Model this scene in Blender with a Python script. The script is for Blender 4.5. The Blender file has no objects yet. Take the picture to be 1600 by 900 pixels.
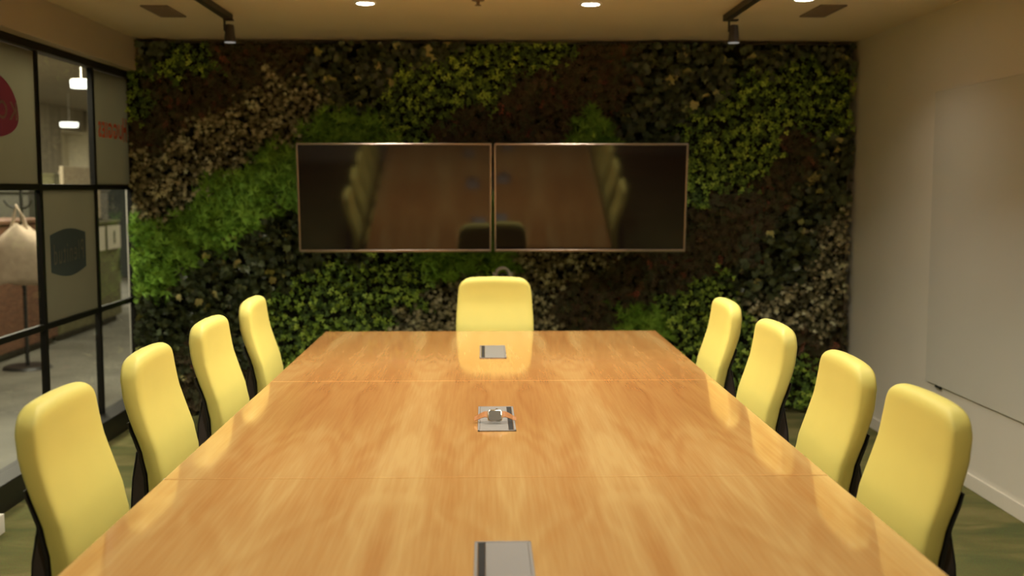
import bpy, bmesh, math, random
import numpy as np
from mathutils import Vector, Matrix

random.seed(7)
RNG = np.random.default_rng(11)
SC = bpy.context.scene
COL = SC.collection
PI = math.pi

# ------------------------------------------------------------------ helpers
def link(o, parent=None):
    COL.objects.link(o)
    if parent is not None:
        o.parent = parent
    return o

def tag(o, label=None, cat=None, group=None, kind=None):
    if label: o['label'] = label
    if cat: o['category'] = cat
    if group: o['group'] = group
    if kind: o['kind'] = kind
    return o

def thing(name, label, cat, loc=(0, 0, 0), rz=0.0, group=None):
    o = bpy.data.objects.new(name, None)
    o.empty_display_size = 0.1
    link(o)
    o.location = loc
    o.rotation_euler = (0, 0, rz)
    return tag(o, label, cat, group)

def copy_tree(o, parent=None):
    c = o.copy()
    link(c, parent)
    for ch in list(o.children):
        copy_tree(ch, c)
    return c

class MB:
    """collects shapes and links them as one mesh object"""
    def __init__(self):
        self.bm = bmesh.new()

    def box(self, lo, hi, bevel=0.0, seg=2, mat=None):
        r = bmesh.ops.create_cube(self.bm, size=1.0)
        vs = r['verts']
        c = [(a + b) / 2 for a, b in zip(lo, hi)]
        s = [max(1e-5, b - a) for a, b in zip(lo, hi)]
        for v in vs:
            v.co = Vector((c[0] + v.co.x * s[0], c[1] + v.co.y * s[1], c[2] + v.co.z * s[2]))
        if mat is not None:
            bmesh.ops.transform(self.bm, matrix=mat, verts=vs)
        if bevel > 0:
            es = list({e for v in vs for e in v.link_edges})
            bmesh.ops.bevel(self.bm, geom=es, offset=bevel, segments=seg, profile=0.5, affect='EDGES')
        return self

    def cone(self, p0, p1, r0, r1, n=24, cap=True):
        p0, p1 = Vector(p0), Vector(p1)
        d = p1 - p0
        r = bmesh.ops.create_cone(self.bm, cap_ends=cap, cap_tris=False, segments=n, radius1=r0, radius2=r1, depth=d.length)
        q = d.to_track_quat('Z', 'Y').to_matrix().to_4x4()
        m = Matrix.Translation((p0 + p1) / 2) @ q
        bmesh.ops.transform(self.bm, matrix=m, verts=r['verts'])
        return self

    def loft(self, rings, cap=True):
        """rings: list of equal-length point lists"""
        bm = self.bm
        vr = [[bm.verts.new(p) for p in ring] for ring in rings]
        n = len(vr[0])
        for a, b in zip(vr[:-1], vr[1:]):
            for i in range(n):
                bm.faces.new((a[i], a[(i + 1) % n], b[(i + 1) % n], b[i]))
        if cap:
            bm.faces.new(list(reversed(vr[0])))
            bm.faces.new(vr[-1])
        return self

    def tube(self, pts, r, n=10):
        pts = [Vector(p) for p in pts]
        rings = []
        for i, p in enumerate(pts):
            t = (pts[min(i + 1, len(pts) - 1)] - pts[max(i - 1, 0)]).normalized()
            up = Vector((0, 0, 1)) if abs(t.z) < 0.9 else Vector((1, 0, 0))
            a = t.cross(up).normalized()
            b = a.cross(t).normalized()
            rr = r[i] if isinstance(r, (list, tuple)) else r
            rings.append([p + (a * math.cos(2 * PI * k / n) + b * math.sin(2 * PI * k / n)) * rr for k in range(n)])
        return self.loft(rings)

    def prism(self, poly, axis, a, b, bevel=0.0):
        """poly 2D outline extruded along axis (0,1,2) from a to b"""
        def P(u, v, w):
            if axis == 0: return (w, u, v)
            if axis == 1: return (u, w, v)
            return (u, v, w)
        bm = self.bm
        va = [bm.verts.new(P(u, v, a)) for u, v in poly]
        vb = [bm.verts.new(P(u, v, b)) for u, v in poly]
        n = len(poly)
        fs = [bm.faces.new(va), bm.faces.new(list(reversed(vb)))]
        for i in range(n):
            fs.append(bm.faces.new((va[i], vb[i], vb[(i + 1) % n], va[(i + 1) % n])))
        if bevel > 0:
            es = list({e for f in fs for e in f.edges})
            bmesh.ops.bevel(bm, geom=es, offset=bevel, segments=2, profile=0.5, affect='EDGES')
        return self

    def build(self, name, m, parent=None, smooth=None, loc=None):
        bm = self.bm
        bmesh.ops.recalc_face_normals(bm, faces=bm.faces[:])
        me = bpy.data.meshes.new(name)
        bm.to_mesh(me)
        bm.free()
        me.materials.append(m)
        if smooth is not None:
            me.polygons.foreach_set('use_smooth', [True] * len(me.polygons))
            if smooth < 180:
                me.set_sharp_from_angle(angle=math.radians(smooth))
        o = bpy.data.objects.new(name, me)
        link(o, parent)
        if loc is not None: o.location = loc
        return o

def struct(o):
    o['kind'] = 'structure'
    return o

# ------------------------------------------------------------------ materials
def srgb(r, g, b):
    f = lambda c: (c / 255 / 12.92) if c / 255 <= 0.04045 else ((c / 255 + 0.055) / 1.055) ** 2.4
    return (f(r), f(g), f(b), 1.0)

def new_mat(name):
    m = bpy.data.materials.new(name)
    m.use_nodes = True
    nt = m.node_tree
    b = nt.nodes['Principled BSDF']
    return m, nt, b

def N(nt, t, **kw):
    n = nt.nodes.new(t)
    for k, v in kw.items():
        setattr(n, k, v)
    return n

def plain(name, col, rough=0.5, metal=0.0, spec=0.5, noise=0.06, nscale=30.0, bump=0.0, bscale=200.0, stretch=(1, 1, 1)):
    """principled with a slight procedural unevenness of tone"""
    m, nt, b = new_mat(name)
    tc = N(nt, 'ShaderNodeTexCoord')
    mp = N(nt, 'ShaderNodeMapping')
    mp.inputs['Scale'].default_value = stretch
    nt.links.new(tc.outputs['Object'], mp.inputs['Vector'])
    nz = N(nt, 'ShaderNodeTexNoise')
    nz.inputs['Scale'].default_value = nscale
    nz.inputs['Detail'].default_value = 4
    nt.links.new(mp.outputs['Vector'], nz.inputs['Vector'])
    r = N(nt, 'ShaderNodeValToRGB')
    lo = tuple(c * (1 - noise) for c in col[:3]) + (1,)
    hi = tuple(min(1, c * (1 + noise)) for c in col[:3]) + (1,)
    r.color_ramp.elements[0].position = 0.3
    r.color_ramp.elements[0].color = lo
    r.color_ramp.elements[1].position = 0.7
    r.color_ramp.elements[1].color = hi
    nt.links.new(nz.outputs['Fac'], r.inputs['Fac'])
    nt.links.new(r.outputs['Color'], b.inputs['Base Color'])
    b.inputs['Roughness'].default_value = rough
    b.inputs['Metallic'].default_value = metal
    b.inputs['Specular IOR Level'].default_value = spec
    if bump > 0:
        n2 = N(nt, 'ShaderNodeTexNoise')
        n2.inputs['Scale'].default_value = bscale
        nt.links.new(mp.outputs['Vector'], n2.inputs['Vector'])
        bp = N(nt, 'ShaderNodeBump')
        bp.inputs['Strength'].default_value = bump
        bp.inputs['Distance'].default_value = 0.002
        nt.links.new(n2.outputs['Fac'], bp.inputs['Height'])
        nt.links.new(bp.outputs['Normal'], b.inputs['Normal'])
    return m

def emitter(name, col, strength):
    m = bpy.data.materials.new(name)
    m.use_nodes = True
    nt = m.node_tree
    nt.nodes.clear()
    o = N(nt, 'ShaderNodeOutputMaterial')
    e = N(nt, 'ShaderNodeEmission')
    e.inputs['Color'].default_value = col
    e.inputs['Strength'].default_value = strength
    nt.links.new(e.outputs[0], o.inputs[0])
    return m

WALLC = (0.62, 0.545, 0.44, 1)
M = {}
M['paint'] = plain('wall_paint', (0.72, 0.685, 0.61, 1), rough=0.75, spec=0.25, noise=0.015, nscale=3, bump=0.04, bscale=400)
M['soffit'] = plain('shaded_soffit_paint', (0.50, 0.435, 0.355, 1), rough=0.8, spec=0.2, noise=0.015, nscale=3)  # darker than the wall paint: the soffit's shade is put into its colour
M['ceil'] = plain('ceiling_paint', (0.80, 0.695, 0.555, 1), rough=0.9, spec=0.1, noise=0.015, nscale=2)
M['trim'] = plain('white_trim', (0.78, 0.74, 0.66, 1), rough=0.45, noise=0.01)
M['board'] = plain('whiteboard_glass', (0.68, 0.66, 0.60, 1), rough=0.22, spec=0.4, noise=0.01, nscale=2)
M['frame'] = plain('black_frame', (0.010, 0.009, 0.007, 1), rough=0.45, spec=0.35, noise=0.1)
M['blackplastic'] = plain('black_plastic', (0.018, 0.017, 0.016, 1), rough=0.4, noise=0.1)
M['taupe'] = plain('dark_taupe_plastic', (0.075, 0.058, 0.055, 1), rough=0.5, noise=0.08)
M['yellow'] = plain('yellow_upholstery', (0.74, 0.665, 0.18, 1), rough=0.5, spec=0.35, noise=0.02, nscale=6, bump=0.06, bscale=700)
M['silver'] = plain('silver_paint', (0.62, 0.59, 0.56, 1), rough=0.35, metal=0.25, noise=0.02)
M['chrome'] = plain('chrome', (0.75, 0.73, 0.70, 1), rough=0.12, metal=1.0, noise=0.01)
M['bezel'] = plain('tv_bezel_metal', (0.50, 0.41, 0.36, 1), rough=0.28, metal=1.0, noise=0.02)
M['alu'] = plain('brushed_aluminium', (0.235, 0.225, 0.22, 1), rough=0.5, metal=0.3, noise=0.04, nscale=60, stretch=(40, 1, 1))
M['slot'] = plain('slot_brush', (0.010, 0.009, 0.009, 1), rough=0.9, noise=0.2)
M['soil'] = plain('planting_felt', (0.028, 0.027, 0.016, 1), rough=1.0, spec=0.0, noise=0.4, nscale=25)
M['tan'] = plain('tan_leather', (0.50, 0.22, 0.075, 1), rough=0.55, noise=0.1, nscale=120)
M['watchglass'] = plain('watch_glass', (0.16, 0.155, 0.14, 1), rough=0.25, noise=0.02)
M['lampwhite'] = plain('lamp_white', (0.8, 0.78, 0.72, 1), rough=0.5, noise=0.01)
M['trackblack'] = plain('track_dark', (0.035, 0.03, 0.026, 1), rough=0.5, noise=0.1)
M['spotbody'] = plain('spot_body', (0.055, 0.045, 0.042, 1), rough=0.45, noise=0.08)
M['vent'] = plain('vent_grille', (0.26, 0.20, 0.16, 1), rough=0.6, noise=0.05)
M['sensor'] = plain('sensor_brown', (0.20, 0.14, 0.09, 1), rough=0.5, noise=0.05)
M['lens'] = emitter('downlight_lens', (1.0, 0.93, 0.78, 1), 30.0)
M['spotlens'] = emitter('spot_lens_glow', (1.0, 0.93, 0.82, 1), 0.22)
M['ring'] = emitter('pendant_glow', (1.0, 0.96, 0.86, 1), 3.2)

# screen: black mirror-like panel
m, nt, b = new_mat('tv_screen')
b.inputs['Base Color'].default_value = (0.012, 0.007, 0.005, 1)
b.inputs['Roughness'].default_value = 0.06
b.inputs['IOR'].default_value = 1.68
M['screen'] = m

# clear glazing: thin glass, see-through with a fresnel reflection
m = bpy.data.materials.new('clear_glass'); m.use_nodes = True
nt = m.node_tree; nt.nodes.clear()
o_ = N(nt, 'ShaderNodeOutputMaterial'); tr = N(nt, 'ShaderNodeBsdfTransparent'); gl = N(nt, 'ShaderNodeBsdfGlossy')
fr = N(nt, 'ShaderNodeFresnel'); mx = N(nt, 'ShaderNodeMixShader')
tr.inputs['Color'].default_value = (0.90, 0.92, 0.88, 1)
gl.inputs['Roughness'].default_value = 0.02
fr.inputs['IOR'].default_value = 1.45
geo = N(nt, 'ShaderNodeNewGeometry'); inv = N(nt, 'ShaderNodeMath', operation='SUBTRACT'); inv.inputs[0].default_value = 1.0
nt.links.new(geo.outputs['Backfacing'], inv.inputs[1])
mf = N(nt, 'ShaderNodeMath', operation='MULTIPLY'); nt.links.new(fr.outputs[0], mf.inputs[0]); nt.links.new(inv.outputs[0], mf.inputs[1])
nt.links.new(mf.outputs[0], mx.inputs[0]); nt.links.new(tr.outputs[0], mx.inputs[1]); nt.links.new(gl.outputs[0], mx.inputs[2])
nt.links.new(mx.outputs[0], o_.inputs[0])
M['glass'] = m

def film(name, col, trans=0.6):
    m = bpy.data.materials.new(name); m.use_nodes = True
    nt = m.node_tree; nt.nodes.clear()
    o = N(nt, 'ShaderNodeOutputMaterial'); d = N(nt, 'ShaderNodeBsdfDiffuse'); t = N(nt, 'ShaderNodeBsdfTranslucent'); mx = N(nt, 'ShaderNodeMixShader')
    nz = N(nt, 'ShaderNodeTexNoise'); nz.inputs['Scale'].default_value = 2.5
    mxc = N(nt, 'ShaderNodeMix', data_type='RGBA')
    mxc.inputs['A'].default_value = tuple(c * 0.93 for c in col[:3]) + (1,)
    mxc.inputs['B'].default_value = tuple(min(1, c * 1.07) for c in col[:3]) + (1,)
    nt.links.new(nz.outputs['Fac'], mxc.inputs['Factor'])
    nt.links.new(mxc.outputs['Result'], d.inputs['Color']); nt.links.new(mxc.outputs['Result'], t.inputs['Color'])
    mx.inputs[0].default_value = trans
    nt.links.new(d.outputs[0], mx.inputs[1]); nt.links.new(t.outputs[0], mx.inputs[2]); nt.links.new(mx.outputs[0], o.inputs[0])
    return m
M['frost'] = film('frosted_film', (0.31, 0.30, 0.225, 1), 0.6)
M['pink'] = film('pink_vinyl', (0.36, 0.085, 0.18, 1), 0.35)
M['paleprint'] = film('pale_vinyl', (0.40, 0.27, 0.26, 1), 0.35)
M['redprint'] = film('red_vinyl', (0.85, 0.16, 0.09, 1), 0.35)
M['navy'] = film('navy_vinyl', (0.12, 0.155, 0.155, 1), 0.5)
M['navyprint'] = film('pale_script_vinyl', (0.25, 0.24, 0.19, 1), 0.5)

# wood veneer: book-matched leaves with cathedral grain running along the table
m, nt, b = new_mat('table_veneer')
L = nt.links.new
tc = N(nt, 'ShaderNodeTexCoord'); sx = N(nt, 'ShaderNodeSeparateXYZ'); L(tc.outputs['Object'], sx.inputs[0])
off = N(nt, 'ShaderNodeMath', operation='ADD'); off.inputs[1].default_value = -0.03; L(sx.outputs['X'], off.inputs[0])
pp = N(nt, 'ShaderNodeMath', operation='PINGPONG'); pp.inputs[1].default_value = 0.27; L(off.outputs[0], pp.inputs[0])
fl = N(nt, 'ShaderNodeMath', operation='DIVIDE'); fl.inputs[1].default_value = 0.54; L(off.outputs[0], fl.inputs[0])
flo = N(nt, 'ShaderNodeMath', operation='FLOOR'); L(fl.outputs[0], flo.inputs[0])
cy = N(nt, 'ShaderNodeCombineXYZ'); L(pp.outputs[0], cy.inputs['X']); L(sx.outputs['Y'], cy.inputs['Y'])
# low frequency warp makes the cathedral arches
mp1 = N(nt, 'ShaderNodeMapping'); mp1.inputs['Scale'].default_value = (4.2, 0.75, 1.0); L(cy.outputs[0], mp1.inputs['Vector'])
n1 = N(nt, 'ShaderNodeTexNoise'); n1.inputs['Scale'].default_value = 1.0; n1.inputs['Detail'].default_value = 2.5; n1.inputs['Distortion'].default_value = 0.5
L(mp1.outputs[0], n1.inputs['Vector'])
mul = N(nt, 'ShaderNodeMath', operation='MULTIPLY'); mul.inputs[1].default_value = 10.0; L(n1.outputs['Fac'], mul.inputs[0])
frc = N(nt, 'ShaderNodeMath', operation='SINE')
m2 = N(nt, 'ShaderNodeMath', operation='MULTIPLY'); m2.inputs[1].default_value = 6.283; L(mul.outputs[0], m2.inputs[0]); L(m2.outputs[0], frc.inputs[0])
# fine pores
mp2 = N(nt, 'ShaderNodeMapping'); mp2.inputs['Scale'].default_value = (130, 4.5, 1.0); L(cy.outputs[0], mp2.inputs['Vector'])
n2 = N(nt, 'ShaderNodeTexNoise'); n2.inputs['Scale'].default_value = 1.0; n2.inputs['Detail'].default_value = 3; L(mp2.outputs[0], n2.inputs['Vector'])
mp3 = N(nt, 'ShaderNodeMapping'); mp3.inputs['Scale'].default_value = (6.0, 0.42, 1.0); L(cy.outputs[0], mp3.inputs['Vector'])
n3 = N(nt, 'ShaderNodeTexNoise'); n3.inputs['Scale'].default_value = 1.0; n3.inputs['Detail'].default_value = 3; L(mp3.outputs[0], n3.inputs['Vector'])
a1 = N(nt, 'ShaderNodeMath', operation='MULTIPLY_ADD'); a1.inputs[1].default_value = 0.035; a1.inputs[2].default_value = 0.0; L(frc.outputs[0], a1.inputs[0])
a2 = N(nt, 'ShaderNodeMath', operation='MULTIPLY_ADD'); a2.inputs[1].default_value = 0.26; L(n2.outputs['Fac'], a2.inputs[0]); L(a1.outputs[0], a2.inputs[2])
a3 = N(nt, 'ShaderNodeMath', operation='MULTIPLY_ADD'); a3.inputs[1].default_value = 1.15; L(n3.outputs['Fac'], a3.inputs[0]); L(a2.outputs[0], a3.inputs[2])
rp = N(nt, 'ShaderNodeValToRGB'); L(a3.outputs[0], rp.inputs['Fac'])
rp.color_ramp.elements[0].position = 0.42; rp.color_ramp.elements[0].color = (0.345, 0.142, 0.043, 1)
rp.color_ramp.elements[1].position = 0.98; rp.color_ramp.elements[1].color = (0.55, 0.355, 0.140, 1)
e = rp.color_ramp.elements.new(0.70); e.color = (0.445, 0.232, 0.078, 1)
L(rp.outputs['Color'], b.inputs['Base Color'])
b.inputs['Roughness'].default_value = 0.085
b.inputs['IOR'].default_value = 1.55
M['wood'] = m
M['woodedge'] = plain('table_edge_wood', (0.30, 0.12, 0.035, 1), rough=0.35, noise=0.15, nscale=20)

# carpet: two greens in soft streaks
m, nt, b = new_mat('green_carpet'); L = nt.links.new
tc = N(nt, 'ShaderNodeTexCoord'); mp = N(nt, 'ShaderNodeMapping'); mp.inputs['Scale'].default_value = (2.0, 5.0, 1); mp.inputs['Rotation'].default_value = (0, 0, 0.12)
L(tc.outputs['Object'], mp.inputs['Vector'])
n1 = N(nt, 'ShaderNodeTexNoise'); n1.inputs['Scale'].default_value = 1.0; n1.inputs['Detail'].default_value = 5; n1.inputs['Distortion'].default_value = 0.7; L(mp.outputs[0], n1.inputs['Vector'])
rp = N(nt, 'ShaderNodeValToRGB'); L(n1.outputs['Fac'], rp.inputs['Fac'])
rp.color_ramp.elements[0].position = 0.36; rp.color_ramp.elements[0].color = (0.075, 0.085, 0.035, 1)
rp.color_ramp.elements[1].position = 0.64; rp.color_ramp.elements[1].color = (0.150, 0.135, 0.058, 1)
e = rp.color_ramp.elements.new(0.5); e.color = (0.105, 0.102, 0.040, 1)
n2 = N(nt, 'ShaderNodeTexNoise'); n2.inputs['Scale'].default_value = 260; L(tc.outputs['Object'], n2.inputs['Vector'])
mc = N(nt, 'ShaderNodeMix', data_type='RGBA', blend_type='MULTIPLY'); mc.inputs['Factor'].default_value = 0.6
L(rp.outputs['Color'], mc.inputs['A']); L(n2.outputs['Color'], mc.inputs['B'])
gm = N(nt, 'ShaderNodeMix', data_type='RGBA', blend_type='MULTIPLY'); gm.inputs['Factor'].default_value = 1.0; gm.inputs['B'].default_value = (2.1, 2.1, 2.1, 1)
L(mc.outputs['Result'], gm.inputs['A']); L(gm.outputs['Result'], b.inputs['Base Color'])
b.inputs['Roughness'].default_value = 1.0; b.inputs['Specular IOR Level'].default_value = 0.05
bp = N(nt, 'ShaderNodeBump'); bp.inputs['Strength'].default_value = 0.4; bp.inputs['Distance'].default_value = 0.004; L(n2.outputs['Fac'], bp.inputs['Height']); L(bp.outputs['Normal'], b.inputs['Normal'])
M['carpet'] = m
M['concrete'] = plain('concrete_floor', (0.165, 0.158, 0.128, 1), rough=0.55, spec=0.3, noise=0.25, nscale=2.2)
M['concretewall'] = plain('concrete_wall', (0.40, 0.36, 0.28, 1), rough=0.9, spec=0.1, noise=0.2, nscale=3, stretch=(1, 3, 0.5))
M['corrceil'] = plain('corridor_ceiling', (0.42, 0.37, 0.29, 1), rough=0.95, spec=0.1, noise=0.05, nscale=2)
M['cream'] = plain('cream_wall', (0.75, 0.70, 0.57, 1), rough=0.9, spec=0.1, noise=0.02)
M['greencab'] = plain('green_cabinet_paint', (0.155, 0.145, 0.065, 1), rough=0.7, noise=0.12, nscale=8)
M['redcab'] = plain('red_brown_wood', (0.165, 0.075, 0.040, 1), rough=0.7, noise=0.3, nscale=9, stretch=(1, 1, 3))
M['beige'] = plain('beige_panel', (0.52, 0.44, 0.31, 1), rough=0.8, noise=0.04)
M['bluegrey'] = plain('blue_grey_door', (0.075, 0.088, 0.085, 1), rough=0.6, noise=0.15, nscale=3)
M['paper'] = plain('paper', (0.80, 0.76, 0.66, 1), rough=0.9, noise=0.02)
M['canvas'] = plain('canvas_bag', (0.54, 0.43, 0.32, 1), rough=0.95, noise=0.12, nscale=14, bump=0.2, bscale=120)
M['tin'] = plain('tin_can', (0.45, 0.40, 0.32, 1), rough=0.35, metal=0.6, noise=0.2, nscale=40)
M['darkcab'] = plain('dark_cabinet', (0.06, 0.055, 0.042, 1), rough=0.6, noise=0.15)

def leaf_mat(name, stops, rough=0.5, spec=0.4):
    """per-leaf tone attribute -> leaf colour"""
    m, nt, b = new_mat(name)
    at = N(nt, 'ShaderNodeAttribute'); at.attribute_name = 'tone'
    r = N(nt, 'ShaderNodeValToRGB')
    els = r.color_ramp.elements
    els[0].position, els[0].color = stops[0][0], stops[0][1] + (1,)
    els[1].position, els[1].color = stops[-1][0], stops[-1][1] + (1,)
    for p, c in stops[1:-1]:
        q = els.new(p); q.color = c + (1,)
    nt.links.new(at.outputs['Fac'], r.inputs['Fac'])
    nt.links.new(r.outputs['Color'], b.inputs['Base Color'])
    b.inputs['Roughness'].default_value = rough
    b.inputs['Specular IOR Level'].default_value = spec
    return m
M['ivy'] = leaf_mat('ivy_leaf', [(0, (0.046, 0.057, 0.030)), (0.55, (0.091, 0.119, 0.057)), (0.86, (0.175, 0.206, 0.084)), (0.92, (0.428, 0.428, 0.138)), (1, (0.640, 0.564, 0.244))], 0.36, 0.6)
M['lime'] = leaf_mat('lime_leaf', [(0, (0.060, 0.104, 0.032)), (0.45, (0.137, 0.237, 0.039)), (0.8, (0.328, 0.509, 0.061)), (1, (0.503, 0.687, 0.104))], 0.5, 0.35)
M['heather'] = leaf_mat('heather_leaf', [(0, (0.091, 0.069, 0.043)), (0.45, (0.152, 0.112, 0.068)), (0.72, (0.114, 0.140, 0.068)), (0.93, (0.229, 0.130, 0.084)), (1, (0.458, 0.130, 0.091))], 0.7, 0.2)
M['varieg'] = leaf_mat('variegated_leaf', [(0, (0.076, 0.079, 0.043)), (0.4, (0.229, 0.216, 0.125)), (0.75, (0.519, 0.465, 0.290)), (1, (0.750, 0.750, 0.504))], 0.6, 0.3)
M['moss'] = leaf_mat('moss_frond', [(0, (0.069, 0.145, 0.021)), (0.5, (0.160, 0.328, 0.036)), (1, (0.351, 0.610, 0.084))], 0.55, 0.25)

# ------------------------------------------------------------------ planting plan: world (x, z) spots of each patch
PATCHES = [
    ('lime', [(-2.14,2.01),(-2.1,1.93),(-2.14,2.13),(-1.84,2.27),(-1.72,2.21),(-1.94,2.21)]),
    ('heather', [(-1.53,2.25),(-1.37,2.29),(-1.21,2.25),(-1.65,2.09),(-1.49,2.11),(-1.81,2.01),(-1.97,1.94),(-2.05,1.82),(-2.13,1.74),(-1.69,1.97),(-1.85,1.9),(-2.04,2.09),(-1.6,2.33),(-1.13,2.33)]),
    ('variegated', [(-2.15,1.58),(-2.01,1.68),(-1.81,1.76),(-1.61,1.86),(-1.45,1.98),(-1.29,2.05),(-1.14,2.05),(-1.08,1.96),(-1.14,1.82),(-1.42,1.74),(-1.74,1.62),(-1.98,1.5),(-2.1,1.38),(-2.16,1.3),(-1.58,1.66),(-1.26,1.9),(-1.26,1.74),(-1.86,1.38),(-2.16,1.46),(-2.02,1.34)]),
    ('ivy', [(-1.02,2.13),(-0.82,2.21),(-0.62,2.29),(-0.78,2.02),(-0.94,1.96),(-0.46,2.31),(-0.22,2.33),(-0.93,2.29),(-0.7,2.13),(-1.01,2.23),(-2.11,2.29),(-2.03,2.32)]),
    ('moss', [(-1.08,1.79),(-0.96,1.82),(-0.84,1.82),(-0.72,1.79)]),
    ('lime', [(-0.46,2.02),(-0.54,1.9),(-0.3,2.1),(-0.14,2.19),(-0.0,2.29),(0.25,2.33),(0.41,2.29),(0.09,2.18),(0.33,2.2),(-0.06,2.02),(-0.22,1.96),(-0.42,1.82),(-0.58,1.94),(0.49,2.35),(-0.38,1.9),(0.17,2.27),(0.01,2.1)]),
    ('heather', [(-0.27,1.8),(-0.07,1.84),(0.01,1.8),(0.17,2.04),(0.37,2.06),(0.57,2.18),(0.69,2.29),(0.49,1.9),(0.69,2.02),(0.85,2.18),(0.25,1.86),(0.85,2.31),(0.78,1.9),(0.53,2.04)]),
    ('moss', [(0.7,1.78),(0.65,1.77),(0.74,1.77)]),
    ('ivy', [(0.97,2.02),(1.06,1.82),(1.21,2.14),(1.09,2.3),(1.37,2.26),(1.57,2.26),(1.77,2.32),(1.97,2.32),(2.18,2.32),(1.42,2.06),(0.9,1.84),(2.28,2.3),(1.22,1.9),(1.01,2.18)]),
    ('lime', [(1.38,1.86),(1.54,1.94),(1.74,2.06),(1.94,2.1),(2.14,2.14),(2.26,2.06),(1.98,1.94),(1.78,1.86),(1.58,1.74),(1.38,1.66),(1.35,1.46),(1.51,1.5),(1.65,1.54),(1.79,1.68),(2.07,1.84),(2.23,1.9),(1.71,1.7),(1.34,1.76),(1.46,1.58)]),
    ('heather', [(1.95,1.68),(1.89,1.52),(1.75,1.38),(1.47,1.34),(1.35,1.22),(1.59,1.22),(1.8,1.3),(1.47,1.02),(1.31,1.06),(1.6,1.04),(2.01,1.58),(1.68,1.14),(1.31,0.94)]),
    ('ivy', [(2.19,1.7),(2.24,1.5),(2.12,1.38),(1.96,1.22),(1.86,1.06),(1.76,0.91),(2.03,1.08),(1.95,0.89),(2.31,1.7),(2.32,1.46),(2.08,1.24),(1.68,0.85)]),
    ('variegated', [(2.17,1.18),(2.25,1.02),(2.31,1.22),(2.13,0.93),(2.07,0.79),(1.79,0.65),(1.93,0.69),(2.22,0.73),(2.14,0.61),(2.02,0.59),(2.32,0.89),(1.85,0.57)]),
    ('heather', [(2.27,0.52),(2.19,0.42),(2.33,0.32),(2.28,0.19),(2.04,0.48),(2.2,0.07),(2.34,0.02),(2.33,0.61)]),
    ('lime', [(2.03,0.25),(1.94,0.15),(2.09,0.19),(1.98,0.36),(2.03,0.09),(1.89,0.03)]),
    ('lime', [(1.35,0.85),(1.44,0.79),(1.3,0.69),(1.24,0.61),(1.4,0.61),(1.36,0.36),(1.61,0.36),(1.57,0.24),(1.66,0.11),(1.48,0.44),(1.17,0.69),(1.4,0.48),(1.32,0.49),(1.69,0.53),(1.74,0.19),(1.52,0.69)]),
    ('moss', [(0.94,0.62),(1.01,0.6),(0.91,0.57)]),
    ('variegated', [(0.34,0.94),(0.46,0.9),(0.38,0.78),(0.34,0.65),(0.58,0.97),(0.72,0.99),(0.46,1.0)]),
    ('heather', [(0.58,0.82),(0.78,0.9),(0.99,0.94),(0.7,0.65),(0.91,0.77),(0.52,0.63),(1.15,0.92),(0.79,0.55),(1.07,0.77),(1.23,0.85),(0.58,0.45),(0.91,0.36),(1.11,0.85)]),
    ('moss', [(-0.27,0.99),(-0.15,0.96),(-0.03,1.0),(-0.35,1.01)]),
    ('variegated', [(-0.27,0.7),(-0.43,0.59),(-0.23,0.8),(-0.48,0.55),(-0.19,0.59),(-0.09,0.82),(-0.15,0.37)]),
    ('lime', [(-1.12,0.86),(-0.96,0.9),(-0.79,0.94),(-0.63,0.9),(-0.47,0.9),(-0.55,0.78),(-0.72,0.7),(-0.88,0.7),(-1.04,0.62),(-1.2,0.74),(-1.24,0.58),(-0.59,1.0),(-0.8,0.57),(-1.04,0.49),(-1.12,0.37),(-1.28,0.45),(-0.43,0.74),(-1.29,0.29),(-0.8,0.29),(-0.48,0.24)]),
    ('ivy', [(-2.12,0.62),(-2.0,0.68),(-1.84,0.86),(-1.68,0.94),(-1.51,1.08),(-1.35,1.14),(-1.23,1.24),(-1.44,0.94),(-1.32,0.86),(-1.64,0.78),(-1.84,0.62),(-2.05,0.46),(-1.97,0.29),(-1.19,1.1),(-1.07,1.01),(-0.87,1.03),(-1.48,0.74),(-1.69,0.54),(-2.17,0.42),(-1.27,0.98)]),
    ('moss', [(-2.14,0.86),(-2.11,1.02),(-2.03,1.1),(-1.91,1.2),(-1.79,1.28),(-1.63,1.36),(-1.5,1.48),(-1.34,1.54),(-1.22,1.62),(-1.71,1.16),(-1.87,1.04),(-2.04,0.9),(-1.43,1.32),(-1.27,1.42),(-1.51,1.26),(-2.16,1.14),(-1.2,1.7),(-1.3,1.62)]),
    ('heather', [(-1.92,0.17),(-1.82,0.05),(-1.73,0.21),(-2.02,0.05),(-1.85,0.33),(-2.18,0.13),(-1.61,0.29),(-2.14,-0.04)]),
    ('ivy', [(-1.37,0.13),(-1.29,0.0),(-1.45,0.37),(-0.23,0.12),(0.17,0.12)]),
    ('lime', [(1.24,0.11),(1.41,0.03),(0.91,0.07)]),
]

# ------------------------------------------------------------------ room dimensions (metres; camera stands at x=0, y=0)
CEIL = 2.366
YB = 7.00            # back wall face
YF = -1.30           # wall behind the camera
XR = 2.35            # right wall face
XS = -2.147          # soffit face / plinth face on the left
XG = -2.25           # glazing plane
TT = 0.75            # table top

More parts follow.
